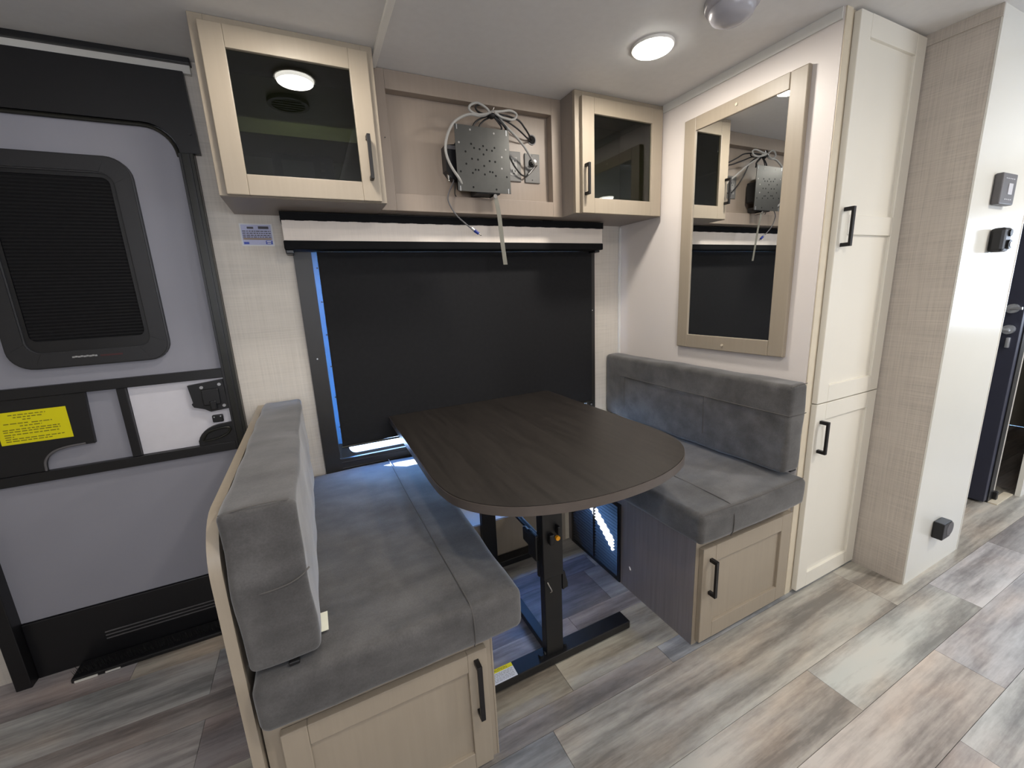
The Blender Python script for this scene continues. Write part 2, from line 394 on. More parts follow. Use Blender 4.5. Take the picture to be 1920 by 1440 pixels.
# ground outside the dinette window
struct(B('ground', 'ground', None, -9, 8, .25, 14, -.75, -.7))

# ------------------------------------------------------------------ entry door (left)
d1 = struct(B('door_1', 'door_grey', None, DX0+.02, -1.845, -.012, .012, .20, 1.795))
def wp(*a): return a
B('outer_door', 'dark_frame', d1, -2.60, -1.79, .051, .07, -.03, 2.0)  # unseen slab added behind the leaf to stop sun leaking past the frame
# leaf: grey above the bars has a rounded top corner made by the black surround
out = rrect(-2.60, -1.795, 1.62, 1.962, .01, 4, (0, 0, 0, 0))
b_ = bm_new()
pts = [(-2.60, 1.958), (-1.800, 1.958), (-1.794, 1.718), (-1.838, 1.716)]
for i in range(9):
    t = math.radians(0+90*i/8); pts.append((-1.932+.083*math.cos(t), 1.716+.083*math.sin(t)))
pts.append((-2.60, 1.799))
prism(b_, pts, 'y', -.028, -.006)
sur = obj('door_header', b_, 'black_plastic', d1)
cylb = bm_new(); cyl(cylb, (-1.812, -.028, 1.775), (-1.812, -.031, 1.775), .004, 10); obj('screw', cylb, 'dark_frame', sur)
# inner lip of the opening
lip = [(-1.838, 1.716)] + [(-1.932+.083*math.cos(math.radians(90*i/8)), 1.716+.083*math.sin(math.radians(90*i/8))) for i in range(9)] + [(-2.60, 1.799)]
b_ = bm_new(); tube(b_, [(p[0]-.006, -.018, p[1]-.006) for p in lip], .006, 8, 0); obj('door_seal', b_, 'bronze_metal', d1, smooth=True)
B('door_track', 'black_plastic', d1, -2.60, -1.776, -.030, -.0005, 1.982, 1.9995, bev=.002)
B('door_track_band', 'trim_white', d1, -2.60, -1.780, -.016, -.001, 1.9575, 1.982)
# right frame: profile of three strips
f_ = B('door_frame', 'bronze_metal', d1, -1.852, -1.812, -.034, -.002, 0.012, 1.716, bev=.002)
b_ = bm_new(); box(b_, -1.852, -1.845, -.040, -.034, .012, 1.712); box(b_, -1.828, -1.823, -.039, -.034, .012, 1.712); obj('frame_rib', b_, 'black_plastic', f_)
B('door_frame', 'black_plastic', d1, -2.585, -2.545, -.062, -.006, 0, 1.80, bev=.002)
B('door_rail', 'black_plastic', d1, -2.545, -1.852, -.034, -.012, .970, 1.003, bev=.002)
B('door_rail', 'black_plastic', d1, -2.545, -1.852, -.034, -.012, .694, .727, bev=.002)
B('door_stile', 'black_plastic', d1, -2.154, -2.129, -.030, -.012, .727, .970, bev=.002)
B('door_panel', 'door_grey', d1, -2.545, -1.852, -.018, -.012, .215, .690)
B('door_panel', 'door_white', d1, -2.128, -1.853, -.016, -.012, .728, .969)
# kick plate with ribs
kp = B('kick_plate', 'black_plastic', d1, -2.545, -1.812, -.026, -.012, .0, .212, bev=.003)
b_ = bm_new()
for zz in (.075, .088, .101): box(b_, -2.35, -1.815, -.030, -.026, zz, zz+.003)
obj('kick_rib', b_, 'device_grey', kp)
# window insert of the door: outer frame, inner step, pleated shade
wi = B('door_window', 'shade_black', d1, -2.37, -2.0, -.018, -.014, 1.08, 1.66)
o1 = rrect(-2.385, -1.985, 1.055, 1.69, .06, 7); i1 = rrect(-2.335, -2.035, 1.105, 1.64, .035, 7); i2 = rrect(-2.325, -2.045, 1.140, 1.628, .02, 7)
b_ = bm_new(); ring(b_, o1, i1, 'y', -.032, -.012); bmesh.ops.bevel(b_, geom=[e for e in b_.edges if all(abs(v.co.y+.032) < 1e-5 for v in e.verts)], offset=.004, segments=2, affect='EDGES'); obj('window_frame', b_, 'insert_frame', d1, smooth=True)
b_ = bm_new(); ring(b_, i1, i2, 'y', -.024, -.014); obj('window_frame_step', b_, 'black_plastic', d1, smooth=True)
b_ = bm_new(); zz = 1.142; k = 0; prev = None
while zz < 1.628:
    vs = [b_.verts.new((x, -.017-(.006 if k % 2 else 0), zz)) for x in (-2.324, -2.046)]
    if prev: b_.faces.new((prev[0], prev[1], vs[1], vs[0]))
    prev = vs; zz += .0052; k += 1
obj('pleated_shade', b_, 'shade_black', d1)
lg = bm_new()
for k in range(9): box(lg, -2.236+.0068*k, -2.230+.0068*k, -.034, -.032, 1.083+.001*(k % 2), 1.088+.001*(k % 2))
obj('window_mark', lg, 'alu', d1); lg = bm_new(); box(lg, -2.168, -2.112, -.0335, -.032, 1.082, 1.087); obj('window_mark', lg, 'ink_red', d1)
# lower left compartment: black sliding panel with quarter-round cut-out
b_ = bm_new(); pts = [(-2.545, .728), (-2.372, .728)]
for i in range(7):
    t = math.radians(180-90*i/6); pts.append((-2.312+.06*math.cos(t), .737+.06*math.sin(t)))
pts += [(-2.240, .797), (-2.233, .969), (-2.545, .969)]
prism(b_, pts, 'y', -.028, -.013); sp_ = obj('sliding_panel', b_, 'black_plastic', d1)
b_ = bm_new(); tube(b_, [(-2.372, -.029, .729), (-2.367, -.030, .762), (-2.345, -.031, .787), (-2.31, -.031, .798), (-2.262, -.030, .801)], .0035, 8, 5); obj('panel_lip', b_, 'device_grey', sp_, smooth=True)
# latch and paddle
b_ = bm_new(); prism(b_, [(-1.962, .953), (-1.856, .964), (-1.853, .855), (-1.908, .850), (-1.925, .862), (-1.955, .873), (-1.960, .885), (-1.955, .89)], 'y', -.034, -.016)
lt = obj('latch_plate', b_, 'black_plastic', d1)
b_ = bm_new(); box(b_, -1.925, -1.872, -.044, -.034, .875, .935, bev=.004); box(b_, -1.905, -1.885, -.050, -.040, .858, .892, bev=.004); obj('latch_body', b_, 'black_plastic', lt)
for (x, z) in ((-1.922, .942), (-1.868, .947), (-1.920, .893), (-1.865, .868)):
    b_ = bm_new(); cyl(b_, (x, -.034, z), (x, -.037, z), .0055, 12); obj('screw', b_, 'alu', lt)
b_ = bm_new(); pts = [(-1.963, .7275), (-1.963, .748)]
for i in range(8):
    t = math.radians(170-80*i/7); pts.append((-1.885+.078*math.cos(t), .737+.062*math.sin(t)))
pts += [(-1.853, .802), (-1.853, .7275)]
prism(b_, pts, 'y', -.032, -.016); pd = obj('paddle_housing', b_, 'black_plastic', d1)
b_ = bm_new(); tube(b_, [(-1.95, -.034, .748), (-1.93, -.038, .775), (-1.89, -.04, .786), (-1.863, -.038, .783), (-1.868, -.038, .765), (-1.9, -.038, .75), (-1.945, -.034, .744)], .004, 8, 5); obj('paddle_handle', b_, 'bronze_metal', pd, smooth=True)
b_ = bm_new(); box(b_, -1.911, -1.877, -.028, -.016, .806, .834, bev=.004); sb = obj('strike_block', b_, 'black_plastic', d1)
for (x, z) in ((-1.904, .827), (-1.884, .828)):
    b_ = bm_new(); cyl(b_, (x, -.028, z), (x, -.0295, z), .0025, 8); obj('screw', b_, 'alu', sb)
# yellow warning label on the sliding panel
yl = bm_new(); prism(yl, [(-2.452, .829), (-2.286, .829), (-2.286, .932), (-2.452, .932)], 'y', -.0290, -.0284)
ylo = tag(obj('warning_label', yl, 'label_yellow'), 'yellow warning label stuck on the black lower panel of the entry door', 'label')
b_ = bm_new()
for (z, x0, x1) in ((.922, -2.42, -2.335), (.914, -2.41, -2.345), (.906, -2.39, -2.37), (.895, -2.435, -2.38), (.894, -2.372, -2.325), (.886, -2.40, -2.35), (.876, -2.44, -2.31), (.869, -2.44, -2.31), (.860, -2.44, -2.315), (.853, -2.44, -2.42), (.846, -2.44, -2.305), (.839, -2.44, -2.335)):
    x = x0
    while x < x1:
        w_ = random.uniform(.006, .015); box(b_, x, min(x+w_, x1), -.0294, -.0290, z-.0014, z+.0014); x += w_+.003
tag(obj('printed_text', b_, 'ink_olive', ylo), kind='stuff')
# threshold with brush strip
ts = tag(B('threshold', 'black_plastic', None, -2.43, -1.775, -.112, -.03, .0, .016, bev=.004), 'black ribbed threshold strip on the floor below the entry door', 'threshold')
b_ = bm_new()
for k in range(260):
    x = -2.425+k*.0025; l = random.uniform(.03, .06); yy = random.uniform(-.094, -.08)
    p0 = V((x, yy, .016)); p1 = V((x+random.uniform(-.003, .003), yy-.012+random.uniform(-.006, .006), .016+l*.8))
    vs = [b_.verts.new(p) for p in (p0-V((.0012, 0, 0)), p0+V((.0012, 0, 0)), p1)]; b_.faces.new(vs)
tag(obj('brush', b_, 'bristle', ts), kind='stuff')
b_ = bm_new(); box(b_, -2.42, -2.36, -.1155, -.1125, .002, .009); box(b_, -2.34, -2.30, -.1155, -.1125, .003, .008); obj('worn_edge', b_, 'trim_white', ts)

# ------------------------------------------------------------------ dinette window (frame, glass, clamp ring)
win = struct(B('window_1', 'window_glass', None, WX0, WX1, .026, .030, WZ0, WZ1))
o_ = rrect(-1.565, -.178, .512, 1.47, .004, 2); i_ = rrect(WX0, WX1, .566, 1.415, .004, 2)
b_ = bm_new(); ring(b_, o_, i_, 'y', -.014, -.0008); obj('window_frame', b_, 'dark_frame', win)
o_ = rrect(WX0+.0005, WX1-.0005, WZ0+.0005, WZ1-.0005, .002, 6); i_ = rrect(-1.462, -.27, .573, 1.39, .030, 6)
b_ = bm_new(); ring(b_, o_, i_, 'y', .018, .0255); cr = obj('clamp_ring', b_, 'dark_frame', win)
B('film_strip', 'film_blue', cr, -1.502, -1.464, .0165, .0178, .625, 1.418)  # flange beside the shade, coloured blue for the sky light on it
b_ = bm_new()
for zz in (.70, .83, .96, 1.09, 1.22, 1.35):
    b_ = bm_new(); cyl(b_, (-1.488, .0165, zz), (-1.488, .0145, zz), .0035, 8); obj('screw', b_, 'black_metal', cr)
b_ = bm_new(); box(b_, -1.50, -.25, -.0175, -.0142, .548, .553, bev=.001); obj('sill_rib', b_, 'dark_frame', win)
b_ = bm_new(); box(b_, -1.50, -.25, -.0175, -.0142, .522, .526, bev=.001); obj('sill_rib', b_, 'dark_frame', win)
for (x, z, q) in ((-.205, .60, .005), (-1.535, 1.0, .003)):
    b_ = bm_new(); cyl(b_, (x, -.0142, z), (x, -.0165, z), q, 8); obj('screw', b_, 'alu', win)

# roller shade
sh = thing('roller_shade', 'black roller shade pulled down over the dinette window', 'shade', (-.84, -.03, .60))
b_ = bm_new(); N1, N2 = 24, 18; g = []
for j in range(N2+1):
    t = j/N2; z = .624+(1.4075-.624)*t; row = []
    xl = -1.4885+.0045*t; xr = -.206+.003*t
    for i in range(N1+1):
        s_ = i/N1; x = xl+(xr-xl)*s_
        y = -.0225+.0030*math.sin(s_*9+t*2)*(1-t)*.8-.0015*math.sin(s_*23)*(1-t)
        row.append(b_.verts.new((x, y, z)))
    g.append(row)
for j in range(N2):
    for i in range(N1): b_.faces.new((g[j][i], g[j][i+1], g[j+1][i+1], g[j+1][i]))
b2 = b_.copy()
obj('shade_cloth', b_, 'shade_black', sh, smooth=True)
for v in b2.verts: v.co.y += .0012
obj('shade_backing', b2, 'shade_back', sh, smooth=True)
b_ = bm_new(); cyl(b_, (-1.492, -.0225, .620), (-.200, -.0225, .620), .0045, 12); obj('bottom_bar', b_, 'bronze_metal', sh, smooth=True)
b_ = bm_new(); cyl(b_, (-.197, -.015, 1.112), (-.197, -.019, 1.112), .003, 8); obj('snap', b_, 'chrome', sh)

# valance
va = thing('valance', 'long box valance over the shade, pale fabric band between two black fabric bands', 'valance', (-.89, -.05, 1.407))
B('valance_band', 'valance_black', va, -1.588, -.193, -.104, -.0005, 1.408, 1.438, bev=.004)
B('valance_body', 'valance_fabric', va, -1.585, -.196, -.099, -.0005, 1.438, 1.508)
b_ = bm_new(); 
for k in range(93):
    x = -1.588+k*.015; box(b_, x, min(x+.0151, -.193), -.104, -.0005, 1.5055+.0007*math.sin(k*1.3), 1.533)
obj('valance_band', b_, 'valance_black', va)
b_ = bm_new(); box(b_, -1.586, -1.560, -.090, -.027, 1.394, 1.408, bev=.003); obj('bracket', b_, 'black_plastic', va)
b_ = bm_new(); box(b_, -.225, -.196, -.08, -.027, 1.398, 1.408, bev=.003); obj('bracket', b_, 'black_plastic', va)

# info sticker on the wall
st = tag(B('wall_sticker', 'label_white', None, -1.723, -1.62, -.0012, -.0004, 1.43, 1.507), 'small white and blue printed sticker on the linen wall left of the valance', 'sticker')
B('sticker_field', 'label_lavender', st, -1.7185, -1.6245, -.0016, -.0012, 1.434, 1.503)
b_ = bm_new()
for z in (1.481, 1.474, 1.467, 1.461):
    x = -1.716
    while x < -1.627:
        w_ = random.uniform(.004, .012); box(b_, x, min(x+w_, -1.627), -.0020, -.0016, z-.0016, z+.0014); x += w_+.002
box(b_, -1.665, -1.632, -.0020, -.0016, 1.489, 1.498); box(b_, -1.70, -1.68, -.0020, -.0016, 1.489, 1.496)
tag(obj('printed_text', b_, 'ink', st), kind='stuff')
b_ = bm_new(); box(b_, -1.716, -1.627, -.0020, -.0016, 1.452, 1.457); obj('printed_band', b_, 'ink_tan', st)
B('printed_block', 'label_blue', st, -1.647, -1.6255, -.0020, -.0016, 1.436, 1.449); B('printed_block', 'label_blue', st, -1.716, -1.70, -.0020, -.0016, 1.436, 1.444)
b_ = bm_new(); box(b_, -1.644, -1.630, -.0023, -.0020, 1.444, 1.447); box(b_, -1.643, -1.631, -.0023, -.0020, 1.438, 1.441); tag(obj('printed_text', b_, 'label_white', st), kind='stuff')

# ------------------------------------------------------------------ handles and doors
def pull(parent, x, yf, z0, z1, out=.030, r=.0055):
    """black bar pull standing off a door front at y=yf"""
    b_ = bm_new()
    box(b_, x-r, x+r, yf-out, yf-out+.008, z0, z1, bev=.0015)
    box(b_, x-r, x+r, yf-out+.006, yf, z0, z0+.012, bev=.001); box(b_, x-r, x+r, yf-out+.006, yf, z1-.012, z1, bev=.001)
    return obj('handle', b_, 'handle_black', parent)
def shaker(parent, x0, x1, z0, z1, y, t, fw, mat, mat_p=None, rail=None, name='door'):
    """frame-and-panel door, front face at y (facing -y), thickness t; returns the door"""
    b_ = bm_new(); segs = [(x0, x0+fw, z0, z1), (x1-fw, x1, z0, z1), (x0+fw, x1-fw, z0, z0+fw), (x0+fw, x1-fw, z1-fw, z1)]
    if rail: segs.append((x0+fw, x1-fw, rail[0], rail[1]))
    for i, a in enumerate(segs):
        box(b_, a[0], a[1], y, y+t, a[2], a[3], bev=.0022 if i < 2 else .0012)
    d = obj(name, b_, mat, parent)
    holes = [(z0+fw, z1-fw)] if not rail else [(z0+fw, rail[0]), (rail[1], z1-fw)]
    for (a, c_) in holes:
        obj('door_panel', box(bm_new(), x0+fw-.002, x1-fw+.002, y+.0095, y+t-.002, a-.002, c_+.002), mat_p or mat, d)
    return d

# ------------------------------------------------------------------ left overhead cabinet (glass door)
ZC = 1.537
lc = thing('overhead_cabinet', 'large taupe overhead cabinet with dark glass door above the left bench', 'cabinet', (-1.49, -.145, ZC))
b_ = bm_new()
box(b_, -1.730, -1.715, -.274, -.001, ZC, 1.999); box(b_, -1.267, -1.252, -.274, -.001, ZC, 1.999)
box(b_, -1.715, -1.267, -.274, -.001, ZC, ZC+.012); box(b_, -1.715, -1.267, -.274, -.001, 1.985, 1.999)
obj('carcass', b_, 'taupe_dark', lc)
B('cabinet_back', 'taupe_wood', lc, -1.715, -1.267, -.012, -.002, ZC+.012, 1.985)
B('shelf', 'taupe_wood', lc, -1.715, -1.267, -.25, -.012, 1.728, 1.768)
b_ = bm_new()
for a in ((-1.730, -1.695, ZC, 1.999), (-1.287, -1.252, ZC, 1.999), (-1.695, -1.287, ZC, ZC+.03), (-1.695, -1.287, 1.955, 1.999)):
    box(b_, a[0], a[1], -.2905, -.274, a[2], a[3], bev=.001)
obj('face_frame', b_, 'taupe_wood', lc)
def glass_door(parent, x0, x1, z0, z1, y, fw, hx, hz0, hz1):
    b_ = bm_new()
    for i, a in enumerate(((x0, x0+fw, z0, z1), (x1-fw, x1, z0, z1), (x0+fw, x1-fw, z0, z0+fw), (x0+fw, x1-fw, z1-fw, z1))):
        box(b_, a[0], a[1], y, y+.018, a[2], a[3], bev=.002 if i < 2 else .0015)
    d = obj('glass_door', b_, 'taupe_wood', parent)
    obj('glass', box(bm_new(), x0+fw-.003, x1-fw+.003, y+.009, y+.012, z0+fw-.003, z1-fw+.003), 'tinted_glass', d)
    pull(d, hx, y, hz0, hz1)
    return d
glass_door(lc, -1.709, -1.271, ZC+.001, 1.976, -.3095, .0575, -1.298, 1.600, 1.732)
# control panel inside
cp = thing('stereo_unit', 'black stereo and control unit glimpsed through the left glass cabinet door', 'stereo', (-1.49, -.05, ZC+.012))
B('casing', 'black_plastic', cp, -1.585, -1.39, -.085, -.0125, ZC+.0125, 1.725, bev=.003)
B('display', 'device_grey', cp, -1.555, -1.455, -.087, -.085, 1.655, 1.705)
for k in range(5): B('button', 'device_grey', cp, -1.435, -1.420, -.089, -.085, 1.60+k*.024, 1.61+k*.024, bev=.001)
# seated against the cabinet

# ------------------------------------------------------------------ right overhead cabinet
rc = thing('overhead_cabinet', 'small taupe overhead cabinet with dark glass door in the corner beside the mirror panel', 'cabinet', (-.24, -.14, ZC))
b_ = bm_new()
box(b_, -.475, -.460, -.264, -.001, ZC, 1.999); box(b_, -.016, -.001, -.264, -.001, ZC, 1.999)
box(b_, -.460, -.016, -.264, -.001, ZC, ZC+.012); box(b_, -.460, -.016, -.264, -.001, 1.985, 1.999)
obj('carcass', b_, 'taupe_dark', rc)
B('cabinet_back', 'taupe_dark', rc, -.460, -.016, -.012, -.002, ZC+.012, 1.985)
b_ = bm_new()
for a in ((-.475, -.44, ZC, 1.999), (-.036, -.001, ZC, 1.999), (-.44, -.036, ZC, ZC+.03), (-.44, -.036, 1.955, 1.999)):
    box(b_, a[0], a[1], -.2805, -.264, a[2], a[3], bev=.001)
obj('face_frame', b_, 'taupe_wood', rc)
glass_door(rc, -.452, -.018, ZC-.002, 1.976, -.2995, .0605, -.437, 1.603, 1.724)

# ------------------------------------------------------------------ television niche
tv = thing('television_niche', 'taupe framed recessed television niche between the two overhead cabinets', 'niche', (-.86, -.1, ZC))
b_ = bm_new()
for a in ((-1.2515, -1.198, ZC, 1.999), (-.522, -.4755, ZC, 1.999), (-1.198, -.522, ZC, 1.597), (-1.198, -.522, 1.937, 1.999)):
    box(b_, a[0], a[1], -.178, -.14, a[2], a[3], bev=.0012)
obj('panel_frame', b_, 'taupe_panel', tv)
B('niche_back', 'taupe_panel', tv, -1.251, -.476, -.138, -.128, ZC+.002, 1.998)
B('panel_underside', 'taupe_dark', tv, -1.251, -.476, -.139, -.108, ZC, ZC+.0018)
b_ = bm_new(); cyl(b_, (-1.215, -.178, 1.78), (-1.215, -.180, 1.78), .002, 8); obj('screw', b_, 'black_metal', tv)
# grommet with hole
gr = thing('grommet', 'small round black cable grommet in the niche panel', 'grommet', (-.597, -.138, 1.83))
b_ = bm_new(); bmesh.ops.create_circle(b_, cap_ends=True, segments=24, radius=.0165, matrix=Matrix.Translation((-.597, -.1385, 1.847)) @ Matrix.Rotation(math.radians(90), 4, 'X')); obj('hole', b_, 'shadow_black', gr)
b_ = bm_new(); ring(b_, [(-.597+.020*math.cos(2*math.pi*k/24), 1.847+.020*math.sin(2*math.pi*k/24)) for k in range(24)], [(-.597+.016*math.cos(2*math.pi*k/24), 1.847+.016*math.sin(2*math.pi*k/24)) for k in range(24)], 'y', -.141, -.1382); obj('rim', b_, 'device_grey', gr, smooth=True)
# outlet
def plate(name, label, cat, x0, x1, z0, z1):
    t = thing(name, label, cat, ((x0+x1)/2, -.1405, z0))
    B('cover_plate', 'plate_grey', t, x0, x1, -.1445, -.1382, z0, z1, bev=.002)
    return t
ot = plate('power_outlet', 'grey two-socket power outlet partly hidden by the bracket plate', 'outlet', -.725, -.656, 1.678, 1.794)
B('socket_face', 'cable_grey', ot, -.708, -.674, -.146, -.1445, 1.700, 1.772, bev=.001)
b_ = bm_new()
for zc in (1.755, 1.716):
    box(b_, -.699, -.6965, -.1465, -.146, zc-.002, zc+.007); box(b_, -.686, -.6835, -.1465, -.146, zc-.002, zc+.006); cyl(b_, (-.691, -.146, zc-.009), (-.691, -.1465, zc-.009), .003, 10)
tag(obj('slots', b_, 'shadow_black', ot), kind='stuff')
ct = plate('coaxial_outlet', 'grey wall plate with coaxial connector at the niche right side', 'outlet', -.637, -.565, 1.677, 1.792)
b_ = bm_new(); cyl(b_, (-.603, -.1445, 1.755), (-.603, -.158, 1.755), .009, 6); cyl(b_, (-.603, -.158, 1.755), (-.603, -.172, 1.755), .0065, 14)
obj('connector', b_, 'chrome', ct, smooth=True)
b_ = bm_new(); ring(b_, [(-.603+.016*math.cos(2*math.pi*k/20), 1.755+.016*math.sin(2*math.pi*k/20)) for k in range(20)], [(-.603+.0095*math.cos(2*math.pi*k/20), 1.755+.0095*math.sin(2*math.pi*k/20)) for k in range(20)], 'y', -.1455, -.1445); obj('connector_rim', b_, 'shadow_black', ct)
b_ = bm_new(); cyl(b_, (-.603, -.1445, 1.783), (-.603, -.1455, 1.783), .003, 8); cyl(b_, (-.603, -.1445, 1.688), (-.603, -.1455, 1.688), .003, 8); tag(obj('screw', b_, 'black_metal', ct), kind='stuff')
b_ = bm_new(); cyl(b_, (-.603, -.168, 1.735), (-.597, -.176, 1.742), .006, 10); cyl(b_, (-.602, -.168, 1.734), (-.628, -.155, 1.706), .0048, 10); obj('splitter', b_, 'chrome', ct, smooth=True)

# TV mount: wall bracket + drilled plate
tm = thing('television_bracket', 'dark steel television bracket with drilled square plate on the niche panel', 'bracket', (-.865, -.2, 1.6))
b_ = bm_new()
PX0, PX1, PZ0, PZ1, PY = -.975, -.755, 1.604, 1.832, -.240
box(b_, PX0, PX1, PY, PY+.003, PZ0, PZ1, bev=.0006)
obj('mount_plate', b_, 'plate_metal', tm)
holes = [(-0.913, 1.77), (-0.865, 1.767), (-0.902, 1.757), (-0.88, 1.755), (-0.851, 1.755), (-0.829, 1.754), (-0.818, 1.765), (-0.865, 1.738), (-0.913, 1.719), (-0.889, 1.718), (-0.841, 1.717), (-0.818, 1.716), (-0.865, 1.698), (-0.901, 1.682), (-0.889, 1.682), (-0.842, 1.679), (-0.831, 1.678), (-0.913, 1.67), (-0.864, 1.668), (-0.818, 1.666), (-0.961, 1.672), (-0.914, 1.62), (-0.818, 1.617), (-0.937, 1.742), (-0.937, 1.7), (-0.771, 1.665)]
light_holes = [(-0.961, 1.771), (-0.818, 1.815), (-0.914, 1.818), (-0.771, 1.763), (-0.789, 1.735), (-0.791, 1.694)]
mp_ = bpy.data.objects['mount_plate']
for (x, z) in holes:
    b_ = bm_new(); cyl(b_, (x, PY-.0004, z), (x, PY+.0004, z), .0038, 10); obj('hole', b_, 'shadow_black', mp_)
for (x, z) in light_holes:
    b_ = bm_new(); cyl(b_, (x, PY-.0006, z), (x, PY+.0004, z), .0036, 10); obj('rivet', b_, 'cable_grey', mp_)
for (x, z0, z1) in ((-.966, 1.815, 1.832), (-.766, 1.812, 1.832), (-.966, 1.604, 1.622), (-.766, 1.604, 1.622)):
    b_ = bm_new(); box(b_, x-.0015, x+.0015, PY-.0008, PY+.0005, z0, z1); obj('edge_slot', b_, 'alu', mp_)
b_ = bm_new()
box(b_, -.95, -.80, -.237, -.225, 1.62, 1.80); box(b_, -.93, -.80, -.225, -.155, 1.655, 1.76, bev=.004)
box(b_, -.945, -.905, -.19, -.1385, 1.63, 1.80, bev=.003); box(b_, -.90, -.80, -.236, -.17, 1.60, 1.625, bev=.003)
obj('mount_arm', b_, 'black_metal', tm)
b_ = bm_new(); cyl(b_, (-.825, -.242, 1.592), (-.825, -.20, 1.592), .008, 14); obj('lock_bolt', b_, 'chrome', tm, smooth=True)
# cable box left behind
cb = thing('signal_box', 'black plastic signal box with metal connector left of the bracket plate', 'box', (-.97, -.155, 1.655))
b_ = bm_new(); prism(b_, [(-.998, 1.775), (-.955, 1.782), (-.948, 1.78), (-.948, 1.658), (-.975, 1.660), (-.998, 1.688)], 'y', -.185, -.1385); obj('casing', b_, 'black_plastic', cb)
b_ = bm_new(); cyl(b_, (-.984, -.165, 1.668), (-.984, -.165, 1.690), .0065, 12); cyl(b_, (-.984, -.165, 1.654), (-.984, -.165, 1.668), .0045, 12); obj('connector', b_, 'chrome', cb, smooth=True)
B('casing_cap', 'device_grey', cb, -.995, -.952, -.187, -.183, 1.762, 1.776, bev=.001)

# cables
def cable(label, pts, r, mat, sm=8, name='cable'):
    b_ = bm_new(); tube(b_, pts, r, 8, sm); return tag(obj(name, b_, mat, smooth=True), label, 'cable')
cable('pale grey coaxial cable looping round the left of the bracket plate to its bow', [(-.955, -.232, 1.625), (-.971, -.245, 1.645), (-.999, -.243, 1.687), (-1.014, -.24, 1.735), (-1.005, -.238, 1.785), (-.978, -.236, 1.832), (-.943, -.235, 1.858), (-.909, -.235, 1.871), (-.875, -.235, 1.871), (-.85, -.235, 1.876), (-.83, -.237, 1.885)], .005, 'cable_grey')
cable('pale grey cable tied in a bow above the bracket plate running to the coaxial outlet', [(-.83, -.243, 1.880), (-.843, -.242, 1.897), (-.877, -.238, 1.912), (-.906, -.235, 1.901), (-.908, -.235, 1.885), (-.879, -.237, 1.874), (-.845, -.241, 1.878), (-.824, -.246, 1.886), (-.783, -.240, 1.895), (-.741, -.236, 1.904), (-.715, -.235, 1.895), (-.724, -.236, 1.878), (-.745, -.238, 1.872), (-.785, -.240, 1.876), (-.812, -.247, 1.884), (-.80, -.24, 1.886), (-.76, -.22, 1.858), (-.713, -.21, 1.830), (-.666, -.20, 1.795), (-.630, -.185, 1.765), (-.603, -.175, 1.74)], .0045, 'cable_grey')
cable('thin black cable arching from the bow into the grommet', [(-.808, -.225, 1.890), (-.76, -.215, 1.894), (-.693, -.205, 1.888), (-.655, -.19, 1.868), (-.62, -.165, 1.85), (-.600, -.143, 1.847)], .0034, 'cable_black')
cable('second thin black cable from the bow dropping to the grommet edge', [(-.808, -.222, 1.884), (-.747, -.21, 1.876), (-.694, -.20, 1.858), (-.64, -.175, 1.84), (-.606, -.143, 1.840)], .0031, 'cable_black')
cable('black cable loop behind the bow', [(-.815, -.222, 1.886), (-.848, -.22, 1.914), (-.873, -.21, 1.912), (-.868, -.21, 1.897), (-.849, -.215, 1.888), (-.82, -.22, 1.885)], .0034, 'cable_black')
cable('black cable dropping behind the bracket plate top left', [(-.815, -.22, 1.884), (-.85, -.21, 1.875), (-.880, -.205, 1.855), (-.895, -.205, 1.82)], .0034, 'cable_black')
cable('black cable dropping behind the bracket plate centre', [(-.81, -.22, 1.882), (-.84, -.215, 1.868), (-.86, -.21, 1.85), (-.872, -.21, 1.82)], .0031, 'cable_black')
cable('thick black power cable falling beside the plate right edge to the socket', [(-.81, -.218, 1.886), (-.77, -.21, 1.868), (-.745, -.2, 1.845), (-.735, -.19, 1.81), (-.728, -.175, 1.775), (-.70, -.165, 1.735), (-.668, -.16, 1.705), (-.645, -.158, 1.698), (-.63, -.158, 1.706)], .0031, 'cable_black')
cable('short black cable at the bow ending in a clip near the plate corner', [(-.812, -.225, 1.886), (-.79, -.23, 1.868), (-.762, -.232, 1.846), (-.757, -.232, 1.835)], .0048, 'cable_black')
cable('grey cable hanging below the plate to a blue plug', [(-.968, -.17, 1.660), (-.976, -.19, 1.645), (-1.003, -.2, 1.598), (-1.002, -.2, 1.567), (-.976, -.2, 1.524), (-.929, -.2, 1.485), (-.914, -.2, 1.476)], .0028, 'device_grey')
cable('short black lead ends hanging beside the signal box', [(-.955, -.165, 1.67), (-.962, -.17, 1.64), (-.965, -.168, 1.61), (-.958, -.165, 1.598)], .002, 'cable_black', name='cable')
cable('black cable loop sagging right of the bow knot', [(-.815, -.224, 1.884), (-.78, -.222, 1.888), (-.745, -.22, 1.892), (-.725, -.218, 1.884), (-.745, -.218, 1.874), (-.79, -.222, 1.879), (-.815, -.226, 1.882)], .003, 'cable_black')
cable('black cable running from the bow down to the upper plate edge on the right', [(-.815, -.228, 1.885), (-.79, -.226, 1.862), (-.775, -.222, 1.845), (-.78, -.215, 1.825)], .0036, 'cable_black')
kn = thing('cable_tie', 'black cable tie cinching the bow of cables', 'cable tie', (-.818, -.24, 1.87))
b_ = bm_new(); lathe(b_, [(.006, 1.868), (.014, 1.874), (.017, 1.882), (.014, 1.890), (.006, 1.895)], (-.820, -.232), 14); obj('tie_band', b_, 'cable_black', kn, smooth=True)
b_ = bm_new(); box(b_, -.826, -.816, -.256, -.246, 1.880, 1.887, bev=.002); cyl(b_, (-.82, -.24, 1.89), (-.812, -.24, 1.905), .002, 8); obj('tie_head', b_, 'chrome', kn)
